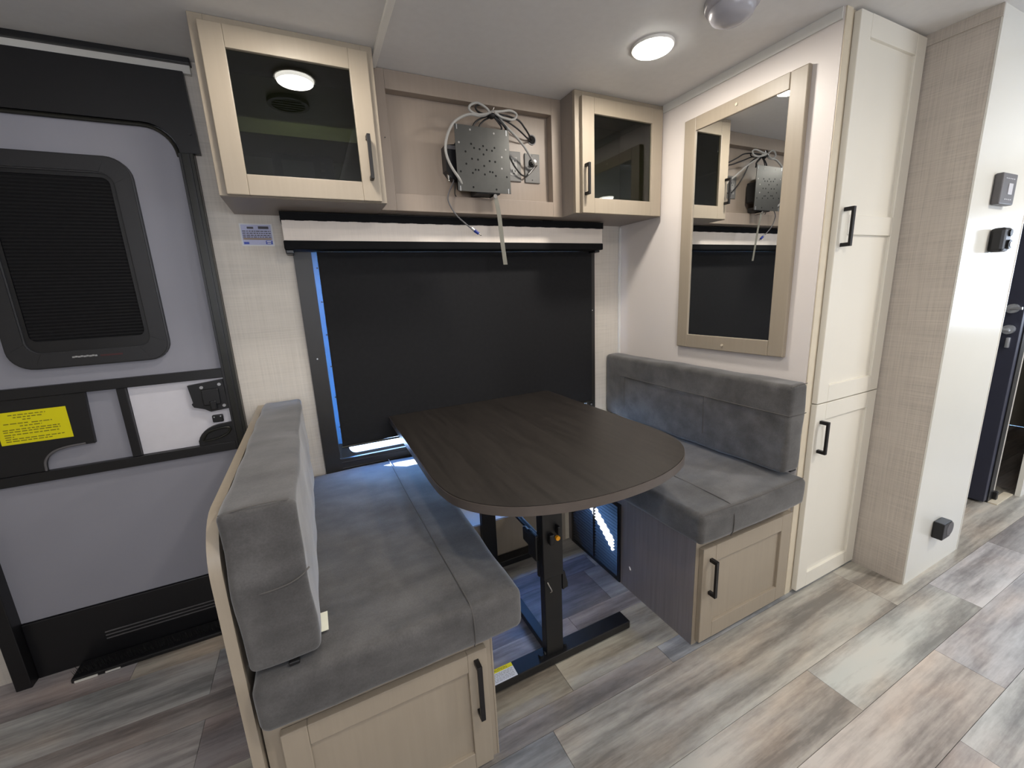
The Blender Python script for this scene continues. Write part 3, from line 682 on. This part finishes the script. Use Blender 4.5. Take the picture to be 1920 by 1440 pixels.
pg = thing('cable_plug', 'blue plug with metal tip at the end of the hanging grey cable', 'plug', (-.9, -.2, 1.45))
b_ = bm_new(); cyl(b_, (-.918, -.2, 1.479), (-.906, -.2, 1.470), .0055, 12); obj('plug_collar', b_, 'alu', pg, smooth=True)
b_ = bm_new(); cyl(b_, (-.906, -.2, 1.470), (-.888, -.2, 1.458), .0065, 12, .0055); obj('plug_body', b_, 'blue_plastic', pg, smooth=True)
b_ = bm_new(); cyl(b_, (-.888, -.2, 1.458), (-.877, -.2, 1.451), .0022, 10); obj('plug_tip', b_, 'chrome', pg, smooth=True)
# strap
b_ = bm_new(); path = [(-.824, -.236, 1.592), (-.817, -.238, 1.56), (-.810, -.236, 1.52), (-.805, -.234, 1.47), (-.799, -.232, 1.41), (-.790, -.230, 1.335)]
P_ = spline(path, 6); prev = None
for p in P_:
    a = b_.verts.new(p+V((-.0085, .001, 0))); c_ = b_.verts.new(p+V((.0085, -.001, 0))); a2 = b_.verts.new(p+V((-.0085, .0025, 0))); c2 = b_.verts.new(p+V((.0085, .0005, 0)))
    cur = (a, c_, c2, a2)
    if prev:
        for k in range(4): b_.faces.new((prev[k], prev[(k+1) % 4], cur[(k+1) % 4], cur[k]))
    prev = cur
tag(obj('pull_strap', b_, 'strap_grey'), 'flat grey release strap hanging from the bracket down over the shade', 'strap')

# ------------------------------------------------------------------ mirror
mi = thing('wall_mirror', 'tall mirror in a taupe frame screwed to the white side panel', 'mirror', (-.01, -.67, .944))
ymA, ymB = -.911, -.423
b_ = bm_new()
for i, a in enumerate(((ymA, ymA+.058, .944, 1.885), (ymB-.058, ymB, .944, 1.885), (ymA+.058, ymB-.058, .944, 1.002), (ymA+.058, ymB-.058, 1.833, 1.885))):
    box(b_, -.020, -.0005, a[0], a[1], a[2], a[3], bev=.0035 if i < 2 else .0025, seg=2)
obj('mirror_frame', b_, 'taupe_wood', mi)
obj('glass', box(bm_new(), -.014, -.010, ymA+.056, ymB-.056, 1.0, 1.835), 'mirror_glass', mi)
for z in (1.861, .968):
    b_ = bm_new(); cyl(b_, (-.020, -.662, z), (-.0235, -.662, z), .005, 12); obj('screw', b_, 'cream_edge', mi, smooth=True)

# ------------------------------------------------------------------ tall pantry cabinet
pc = thing('pantry_cabinet', 'tall cream pantry cabinet with two shaker doors reaching the ceiling', 'cabinet', (.25, -.55, 0))
b_ = bm_new(); box(b_, .0365, .4545, -.9875, -.01, .05, 1.999); box(b_, .0365, .4545, -.95, -.02, 0, .05)
obj('carcass', b_, 'cream_paint', pc)
b_ = bm_new(); box(b_, .0365, .4545, -.9885, -.9875, .0, 1.999); obj('door_gap', b_, 'cream_edge', pc)
ud = shaker(pc, .044, .450, .780, 1.992, -1.010, .020, .062, 'cream_paint', rail=(1.358, 1.42))
pull(ud, .0745, -1.010, 1.318, 1.441, .030, .0065)
ld = shaker(pc, .044, .450, .012, .776, -1.010, .020, .062, 'cream_paint')
pull(ld, .0775, -1.010, .590, .714, .030, .0065)

# ------------------------------------------------------------------ cushions
def axis_pts(a, b, r, n_):
    k = [0, .12, .3, .55, .8, 1]
    L_ = [a+r*q for q in k]; inner = [a+r+(b-a-2*r)*i/n_ for i in range(1, n_)]
    return L_+inner+[b-r*q for q in k[::-1]]
def cushion(x0, x1, y0, y1, z0, z1, r, puff, seedv, nn=(8, 24, 6), wr=.0015):
    rnd = random.Random(seedv); ph = [rnd.uniform(0, 6.28) for _ in range(12)]
    bm = bm_new(); A = [axis_pts(x0, x1, r, nn[0]), axis_pts(y0, y1, r, nn[1]), axis_pts(z0, z1, r, nn[2])]
    lo = V((x0+r, y0+r, z0+r)); hi = V((x1-r, y1-r, z1-r)); cen = (V((x0, y0, z0))+V((x1, y1, z1)))/2; hf = (V((x1, y1, z1))-V((x0, y0, z0)))/2
    def mapp(p):
        q = V([min(max(p[i], lo[i]), hi[i]) for i in range(3)]); d = p-q
        if d.length > 1e-9: d = d.normalized()*r
        out = q+d; nrm = d.normalized() if d.length > 0 else V((0, 0, 1))
        u = [(out[i]-cen[i])/hf[i] for i in range(3)]
        bulge = 1.0
        for i in range(3):
            bulge *= 1-(abs(u[i])**3)*(1-abs(nrm[i]))
        w_ = math.sin(out.x*21+ph[0]+out.z*9)*math.sin(out.y*13+ph[1])+.6*math.sin(out.y*31+out.z*27+ph[2]+out.x*17)+.5*math.sin(out.y*9+out.x*37+out.z*41+ph[3])
        return out+nrm*(puff*max(bulge, 0)+wr*w_)
    for ax in range(3):
        u_, v_ = [(1, 2), (0, 2), (0, 1)][ax]
        for side in (0, -1):
            grid = []
            for a in A[u_]:
                row = []
                for b in A[v_]:
                    p = [0, 0, 0]; p[ax] = A[ax][side]; p[u_] = a; p[v_] = b
                    row.append(bm.verts.new(mapp(V(p))))
                grid.append(row)
            for i in range(len(grid)-1):
                for j in range(len(grid[0])-1): bm.faces.new((grid[i][j], grid[i+1][j], grid[i+1][j+1], grid[i][j+1]))
    bmesh.ops.remove_doubles(bm, verts=bm.verts[:], dist=.0004)
    bmesh.ops.recalc_face_normals(bm, faces=bm.faces[:])
    return bm
def seam(parent, pts, r=.0016, sm=4, name='seam'):
    b_ = bm_new(); tube(b_, pts, r, 6, sm); return obj(name, b_, 'piping', parent, smooth=True)

# right bench
rb = thing('bench_base', 'right dinette bench base, taupe door in front and greyish wood side facing the table', 'bench', (-.27, -.5, 0))
B('side_panel', 'grey_wood', rb, -.509, -.497, -.984, -.002, 0, .413)
B('bench_box', 'taupe_dark', rb, -.497, -.002, -.968, -.002, 0.0, .413)
b_ = bm_new()
box(b_, -.509, -.485, -.9855, -.9835, 0, .413); box(b_, -.497, -.002, -.9845, -.968, 0.0, .413)
obj('face_frame', b_, 'taupe_wood', rb)
rd = shaker(rb, -.494, -.022, .016, .374, -1.004, .0185, .060, 'taupe_wood')
pull(rd, -.459, -1.004, .199, .334, .028, .0062)
b_ = bm_new(); box(b_, -.5105, -.509, -.93, -.80, .402, .408); obj('gap_strip', b_, 'black_metal', rb)

rs = tag(obj('seat_cushion', cushion(-.553, -.018, -1.037, -.012, .4195, .524, .020, .004, 3, nn=(12, 24, 4)), 'suede', smooth=True), 'thick grey suede seat cushion on the right dinette bench', 'cushion')
seam(rs, [(-.405, -.03, .5275), (-.405, -.4, .5285), (-.405, -.75, .5285), (-.407, -.99, .5275), (-.409, -1.027, .518), (-.410, -1.0415, .49), (-.410, -1.041, .44), (-.410, -1.033, .418)])
seam(rs, [(-.545, -1.030, .525), (-.3, -1.036, .5245), (-.03, -1.030, .524)], .0012)
rk = tag(obj('back_cushion', cushion(-.104, -.010, -1.003, -.012, .540, .866, .018, .0035, 5, nn=(4, 26, 10), wr=.0018), 'suede', smooth=True), 'grey suede back cushion leaning on the white panel below the mirror', 'cushion')
seam(rk, [(-.1085, -.14, .768), (-.110, -.5, .764), (-.110, -.80, .762), (-.107, -.985, .760), (-.100, -1.003, .760), (-.05, -1.0075, .758), (-.012, -1.006, .758)])
seam(rk, [(-.1085, -.172, .768), (-.110, -.172, .70), (-.108, -.172, .60)], .0014)
seam(rk, [(-.110, -.66, .764), (-.1105, -.66, .70), (-.108, -.66, .60)], .0014)
seam(rk, [(-.102, -1.0, .861), (-.055, -1.004, .866), (-.012, -1.0, .864)], .0014)
B('zip_gap', 'cable_black', rk, -.04, -.008, -.99, -.96, .532, .541)

# left bench
lb = thing('bench_base', 'left dinette bench base in the foreground with taupe shaker door', 'bench', (-1.49, -.5, 0))
B('side_panel', 'taupe_dark', lb, -1.251, -1.239, -.984, -.002, 0, .405)
B('bench_box', 'taupe_dark', lb, -1.742, -1.251, -.968, -.002, 0, .405)
b_ = bm_new(); box(b_, -1.742, -1.239, -.9845, -.968, 0, .405); box(b_, -1.242, -1.238, -.986, -.9843, 0, .405); obj('face_frame', b_, 'taupe_wood', lb)
ldr = shaker(lb, -1.712, -1.261, .014, .366, -1.004, .0185, .050, 'taupe_wood')
pull(ldr, -1.290, -1.004, .187, .346, .028, .0062)
# end board with rounded front top corner
b_ = bm_new(); pts = [(-.002, 0.0), (-1.003, 0.0)]
for i in range(9):
    t = math.radians(180+(-90)*i/8); pts.append((-.903+.10*math.cos(t), .742+.10*math.sin(t)))
pts.append((-.002, .842))
prism(b_, pts, 'x', -1.765, -1.7455); tag(obj('end_board', b_, 'taupe_wood', smooth=True), 'thin taupe end board with rounded corner behind the left bench backrest', 'board')

ls = tag(obj('seat_cushion', cushion(-1.735, -1.171, -1.037, -.016, .4115, .5215, .022, .004, 11, nn=(14, 26, 4)), 'suede', smooth=True), 'large grey suede seat cushion on the left bench, sunlit by the window', 'cushion')
seam(ls, [(-1.311, -.03, .5275), (-1.311, -.4, .5285), (-1.307, -.75, .5285), (-1.302, -.985, .5275), (-1.300, -1.026, .519), (-1.299, -1.0415, .49), (-1.299, -1.041, .44), (-1.299, -1.031, .411)])
lk = tag(obj('back_cushion', cushion(-1.737, -1.612, -1.010, -.070, .5335, .865, .014, .0035, 17, nn=(5, 26, 10), wr=.0022), 'suede', smooth=True), 'grey suede back cushion standing against the end board of the left bench', 'cushion')
seam(lk, [(-1.737, -1.004, .707), (-1.725, -1.0120, .705), (-1.69, -1.0150, .700), (-1.65, -1.0150, .703), (-1.625, -1.011, .710), (-1.610, -.998, .716)])
seam(lk, [(-1.735, -1.000, .862), (-1.69, -1.006, .869), (-1.64, -1.004, .868), (-1.618, -.992, .860)], .0013)
B('zip_pull', 'cable_black', lk, -1.672, -1.652, -1.012, -.985, .524, .532, bev=.002)
b_ = bm_new(); prism(b_, [(-1.003+.05, .529), (-1.003+.11, .529), (-1.003+.11, .5305), (-1.003+.05, .5305)], 'x', -1.62, -1.597)
tag(obj('care_tag', b_, 'tag_cream'), 'small cream fabric care tag between left back cushion and seat', 'tag')

# ------------------------------------------------------------------ louvred vent
vg = thing('vent_grille', 'black louvred floor-level vent in the side of the right bench', 'vent', (-.512, -.445, 0))
y0v, y1v, z0v, z1v = -.622, -.268, .004, .362
b_ = bm_new()
for a in ((y0v, y0v+.016, z0v, z1v), (y1v-.016, y1v, z0v, z1v), (y0v+.016, y1v-.016, z0v, z0v+.016), (y0v+.016, y1v-.016, z1v-.016, z1v), (-.452, -.440, z0v+.016, z1v-.016)):
    box(b_, -.5165, -.5092, a[0], a[1], a[2], a[3], bev=.001)
obj('vent_frame', b_, 'black_plastic', vg)
B('vent_backing', 'shadow_black', vg, -.5096, -.5091, y0v+.01, y1v-.01, z0v+.01, z1v-.01)
sl = {}
for c_i, (a, c_) in enumerate(((y0v+.0165, -.4525), (-.4395, y1v-.0165))):
    b_ = bm_new(); prism(b_, [(-.5165, 0), (-.5160, -.0014), (-.5100, .0052), (-.5100, .0072)], 'y', a, c_)
    me_o = obj('slat', b_, 'slat_black', vg); base_z = me_o.location.z
    nsl = 22
    for k in range(nsl):
        o = me_o if k == 0 else me_o.copy()
        if k: COL.objects.link(o); o.parent = vg
        o.location.z = z0v+.0195+k*(z1v-z0v-.040)/(nsl-.5)

# wheel-well box under the window
wb = thing('storage_box', 'low pale taupe box on the floor under the window behind the table foot', 'box', (-.88, -.12, 0))
B('box_front', 'taupe_wood', wb, -1.236, -.535, -.240, -.230, 0, .215)
B('box_top', 'cream_paint', wb, -1.236, -.535, -.230, -.002, .195, .216)
B('box_batten', 'cream_edge', wb, -.5345, -.511, -.238, -.215, 0, .30, bev=.001)

# ------------------------------------------------------------------ table
tb = thing('dinette_table', 'dark brown wood-look dinette table with rounded front on a black trestle base', 'table', (-.89, -.55, 0))
YT = -.030
half = [(.400, -.022), (.402, -.30), (.404, -.62), (.405, -.74), (.400, -.82), (.382, -.893), (.340, -.958), (.270, -1.015), (.170, -1.055), (.06, -1.074)]
cx = -.891
pl = [V((cx+x, y, 0)) for x, y in half[::-1]]; pr_ = [V((cx-x, y, 0)) for x, y in half]
cur = spline([V((cx-.404, -.62, 0)), V((cx-.405, -.74, 0)), V((cx-.400, -.82, 0)), V((cx-.382, -.893, 0)), V((cx-.340, -.958, 0)), V((cx-.270, -1.015, 0)), V((cx-.170, -1.055, 0)), V((cx-.06, -1.074, 0)),
              V((cx+.06, -1.074, 0)), V((cx+.170, -1.055, 0)), V((cx+.270, -1.015, 0)), V((cx+.340, -.958, 0)), V((cx+.382, -.893, 0)), V((cx+.400, -.82, 0)), V((cx+.405, -.74, 0)), V((cx+.404, -.62, 0))], 5)
outl = [(cx+.395, YT), (cx-.395, YT), (cx-.400, YT-.006)]+[(p.x, p.y) for p in cur]+[(cx+.400, YT-.006)]
def shrink(o, d):
    mxx = cx; myy = -.55
    return [(mxx+(x-mxx)*(1-d/.4), myy+(y-myy)*(1-d/.52)) for x, y in o]
b_ = bm_new(); prism(b_, shrink(outl, .0022), 'z', .699, .7245); obj('table_top', b_, 'table_dark', tb, smooth=True)
b_ = bm_new(); ring(b_, outl, shrink(outl, .0022), 'z', .6985, .7235)
bmesh.ops.bevel(b_, geom=[e for e in b_.edges if all(v.co.z > .72 for v in e.verts) and len(e.link_faces) == 2 and (e.calc_face_angle(0) > 1)], offset=.0012, segments=2, affect='EDGES')
obj('edge_banding', b_, 'table_edge', tb, smooth=True)
LX0, LX1 = -.992, -.920
def legset(yc):
    l = obj('leg', box(bm_new(), LX0+.004, LX1-.004, yc-.016, yc+.016, .040, .66, bev=.003), 'black_metal', tb)
    obj('leg_sleeve', box(bm_new(), LX0, LX1, yc-.020, yc+.020, .33, .672, bev=.003), 'black_metal', l)
    obj('leg_bracket', box(bm_new(), LX0-.03, LX1+.03, yc-.03, yc+.03, .672, .6985, bev=.003), 'black_metal', l)
    return l
lf = legset(-.806); lr = legset(-.270)
ff = obj('foot', box(bm_new(), -1.232, -.648, -.836, -.780, .012, .041, bev=.003), 'black_metal', tb)
b_ = bm_new()
for x in (-1.20, -.675): cyl(b_, (x, -.808, 0.0002), (x, -.808, .013), .012, 12)
obj('foot_glide', b_, 'cable_grey', ff)
fr = obj('foot', box(bm_new(), -1.232, -.648, -.298, -.246, .012, .041, bev=.003), 'black_metal', tb)
b_ = bm_new()
for x in (-1.20, -.675): cyl(b_, (x, -.272, 0.0002), (x, -.272, .013), .012, 12)
obj('foot_glide', b_, 'cable_grey', fr)
obj('stretcher', box(bm_new(), -.972, -.938, -.781, -.297, .014, .038, bev=.002), 'black_metal', tb)
def bar(p0, p1, r): b_ = bm_new(); cyl(b_, p0, p1, r, 12); return b_
br = obj('brace', bar((-.957, -.79, .420), (-.957, -.29, .432), .010), 'black_metal', tb, smooth=True)
b_ = bm_new(); box(b_, -1.004, -.990, -.800, -.745, .385, .475, bev=.004); box(b_, -1.0, -.985, -.775, -.70, .41, .46, bev=.006); obj('hinge_bracket', b_, 'black_metal', lf)
b_ = bm_new(); box(b_, -.975, -.958, -.842, -.825, .455, .492, bev=.005); box(b_, -.948, -.938, -.845, -.825, .485, .515, bev=.004); box(b_, -.996, -.990, -.80, -.79, .33, .46); obj('release_lever', b_, 'black_metal', lf)
b_ = bm_new(); cyl(b_, (-.9415, -.826, .468), (-.9415, -.834, .468), .0075, 16); obj('lock_button', b_, 'amber', lf, smooth=True)
b_ = bm_new(); prism(b_, [(-.921, .335), (-.913, .335), (-.902, .290), (-.902, .275), (-.921, .270)], 'y', -.822, -.795); obj('lower_catch', b_, 'black_metal', lf)
b_ = bm_new(); tube(b_, [(-.982, -.829, .325), (-.978, -.834, .312), (-.970, -.834, .292), (-.974, -.830, .286)], .0022, 8, 4); obj('spring_clip', b_, 'chrome', lf, smooth=True)
b_ = bm_new(); cyl(b_, (-.995, -.823, .060), (-1.000, -.823, .060), .006, 10); cyl(b_, (-.915, -.81, .052), (-.915, -.81, .042), .008, 10); cyl(b_, (-1.006, -.812, .041), (-1.006, -.812, .052), .009, 10); obj('bolt', b_, 'black_metal', lf)
# caution label on the front foot
cl = tag(B('caution_label', 'label_white', None, -1.195, -1.103, -.8345, -.7825, .0412, .0416), 'white and yellow caution label on the front foot of the table', 'label')
B('label_header', 'label_yellow', cl, -1.195, -1.103, -.797, -.7825, .0416, .0418)
fc = bpy.data.curves.new('caution_text', 'FONT'); fc.body = 'CAUTION'; fc.size = .012; fc.align_x = 'CENTER'
fo = bpy.data.objects.new('caution_text', fc); COL.objects.link(fo)
dg = bpy.context.evaluated_depsgraph_get(); me = bpy.data.meshes.new_from_object(fo.evaluated_get(dg)); bpy.data.objects.remove(fo)
to = bpy.data.objects.new('lettering', me); COL.objects.link(to); me.materials.clear(); me.materials.append(M['ink_olive']); to.parent = cl
to.location = V((-1.149, -.794, .0420))-ORG[cl.name]
b_ = bm_new()
for y in (-.802, -.807, -.812, -.818, -.823, -.828):
    x = -1.19
    while x < -1.11:
        w_ = random.uniform(.004, .012); box(b_, x, min(x+w_, -1.107), y-.001, y+.001, .0416, .0418); x += w_+.002
tag(obj('printed_text', b_, 'cable_grey', cl), kind='stuff')

# ------------------------------------------------------------------ ceiling fixtures
labs = ['round glowing ceiling lamp in front of the right overhead cabinet', 'round ceiling lamp before the left overhead cabinet, seen mirrored in its glass door',
        'round ceiling lamp over the aisle, mirrored low in the small glass door', 'round ceiling lamp over the aisle outside the frame on the right', 'round ceiling lamp outside the frame on the far left']
for i, (x, y, e) in enumerate(LAMPS):
    t = thing('ceiling_lamp', labs[i], 'lamp', (x, y, 1.985), 'round ceiling lamps')
    b_ = bm_new(); lathe(b_, [(.0625, 1.9995), (.070, 1.9995), (.070, 1.996), (.067, 1.992), (.0625, 1.992)], (x, y), 40); obj('lamp_ring', b_, 'lamp_trim', t, smooth=True)
    b_ = bm_new(); lathe(b_, [(.0620, 1.9990), (.0620, 1.988), (.055, 1.9845), (.03, 1.983), (.004, 1.9825)], (x, y), 40); obj('lamp_lens', b_, 'lamp_glow', t, smooth=True)
# dome fixture
dm = thing('smoke_alarm', 'white round domed alarm on the ceiling at the top of the photo', 'alarm', (-.345, -.872, 1.93))
b_ = bm_new(); lathe(b_, [(.074, 1.9995), (.074, 1.987), (.070, 1.980), (.064, 1.977)], (-.350, -.880), 40); obj('alarm_base', b_, 'alarm_grey', dm, smooth=True)
b_ = bm_new(); lathe(b_, [(.061, 1.977), (.060, 1.967), (.054, 1.955), (.042, 1.947), (.025, 1.942), (.004, 1.941)], (-.350, -.880), 40); obj('alarm_dome', b_, 'alarm_grey', dm, smooth=True)
# round vent beside the camera, mirrored in the left glass door
rv = thing('ceiling_vent', 'round black ceiling vent mirrored in the left glass door', 'vent', (-1.502, -.80, 1.98))
b_ = bm_new(); ring(b_, [(-1.502+.075*math.cos(2*math.pi*k/32), -.80+.075*math.sin(2*math.pi*k/32)) for k in range(32)], [(-1.502+.06*math.cos(2*math.pi*k/32), -.80+.06*math.sin(2*math.pi*k/32)) for k in range(32)], 'z', 1.984, 1.9995); obj('vent_ring', b_, 'device_grey', rv, smooth=True)
for k in range(5):
    h = math.sqrt(.06**2-((k-2)*.022)**2); b_ = bm_new(); box(b_, -1.502-h, -1.502+h, -.80+(k-2)*.022-.004, -.80+(k-2)*.022+.004, 1.986, 1.998); obj('vent_blade', b_, 'device_grey', rv)
b_ = bm_new(); cyl(b_, (-1.502, -.80, 1.9985), (-1.502, -.80, 1.9995), .06, 32); obj('vent_throat', b_, 'black_plastic', rv)

# ------------------------------------------------------------------ devices on the glossy end wall
YW = -1.1845
th = thing('thermostat', 'grey square thermostat with white screen high on the glossy end wall', 'thermostat', (.685, YW, 1.43))
B('thermostat_body', 'device_grey', th, .602, .722, YW-.022, YW-.0002, 1.437, 1.537, bev=.004)
B('thermostat_screen', 'screen_white', th, .655, .690, YW-.0235, YW-.022, 1.470, 1.505, bev=.0005)
b_ = bm_new()
for k in range(5): box(b_, .622+k*.016, .632+k*.016, YW-.0232, YW-.022, 1.518, 1.521)
for k in range(4): box(b_, .635+k*.016, .645+k*.016, YW-.0232, YW-.022, 1.452, 1.455)
obj('markings', b_, 'screen_white', th)
ga = thing('gas_detector', 'black gas detector below the thermostat on the end wall', 'detector', (.71, YW, 1.27))
B('detector_body', 'black_plastic', ga, .645, .705, YW-.040, YW-.0002, 1.280, 1.362, bev=.010)
b_ = bm_new(); cyl(b_, (.682, YW-.040, 1.343), (.682, YW-.044, 1.343), .012, 16); cyl(b_, (.682, YW-.040, 1.304), (.682, YW-.046, 1.304), .016, 18); obj('detector_dial', b_, 'black_metal', ga, smooth=True)
b_ = bm_new(); cyl(b_, (.682, YW-.046, 1.304), (.682, YW-.0475, 1.304), .008, 14); obj('detector_lens', b_, 'alu', ga)
wo_ = thing('wall_outlet', 'black outlet box low on the glossy end wall near the floor', 'outlet', (.69, YW, .15))
B('outlet_body', 'black_plastic', wo_, .628, .700, YW-.035, YW-.0002, .160, .232, bev=.004)
b_ = bm_new(); cyl(b_, (.688, YW-.0355, .198), (.688, YW-.0002, .198), .030, 20); obj('outlet_cover', b_, 'device_grey', wo_, smooth=True)
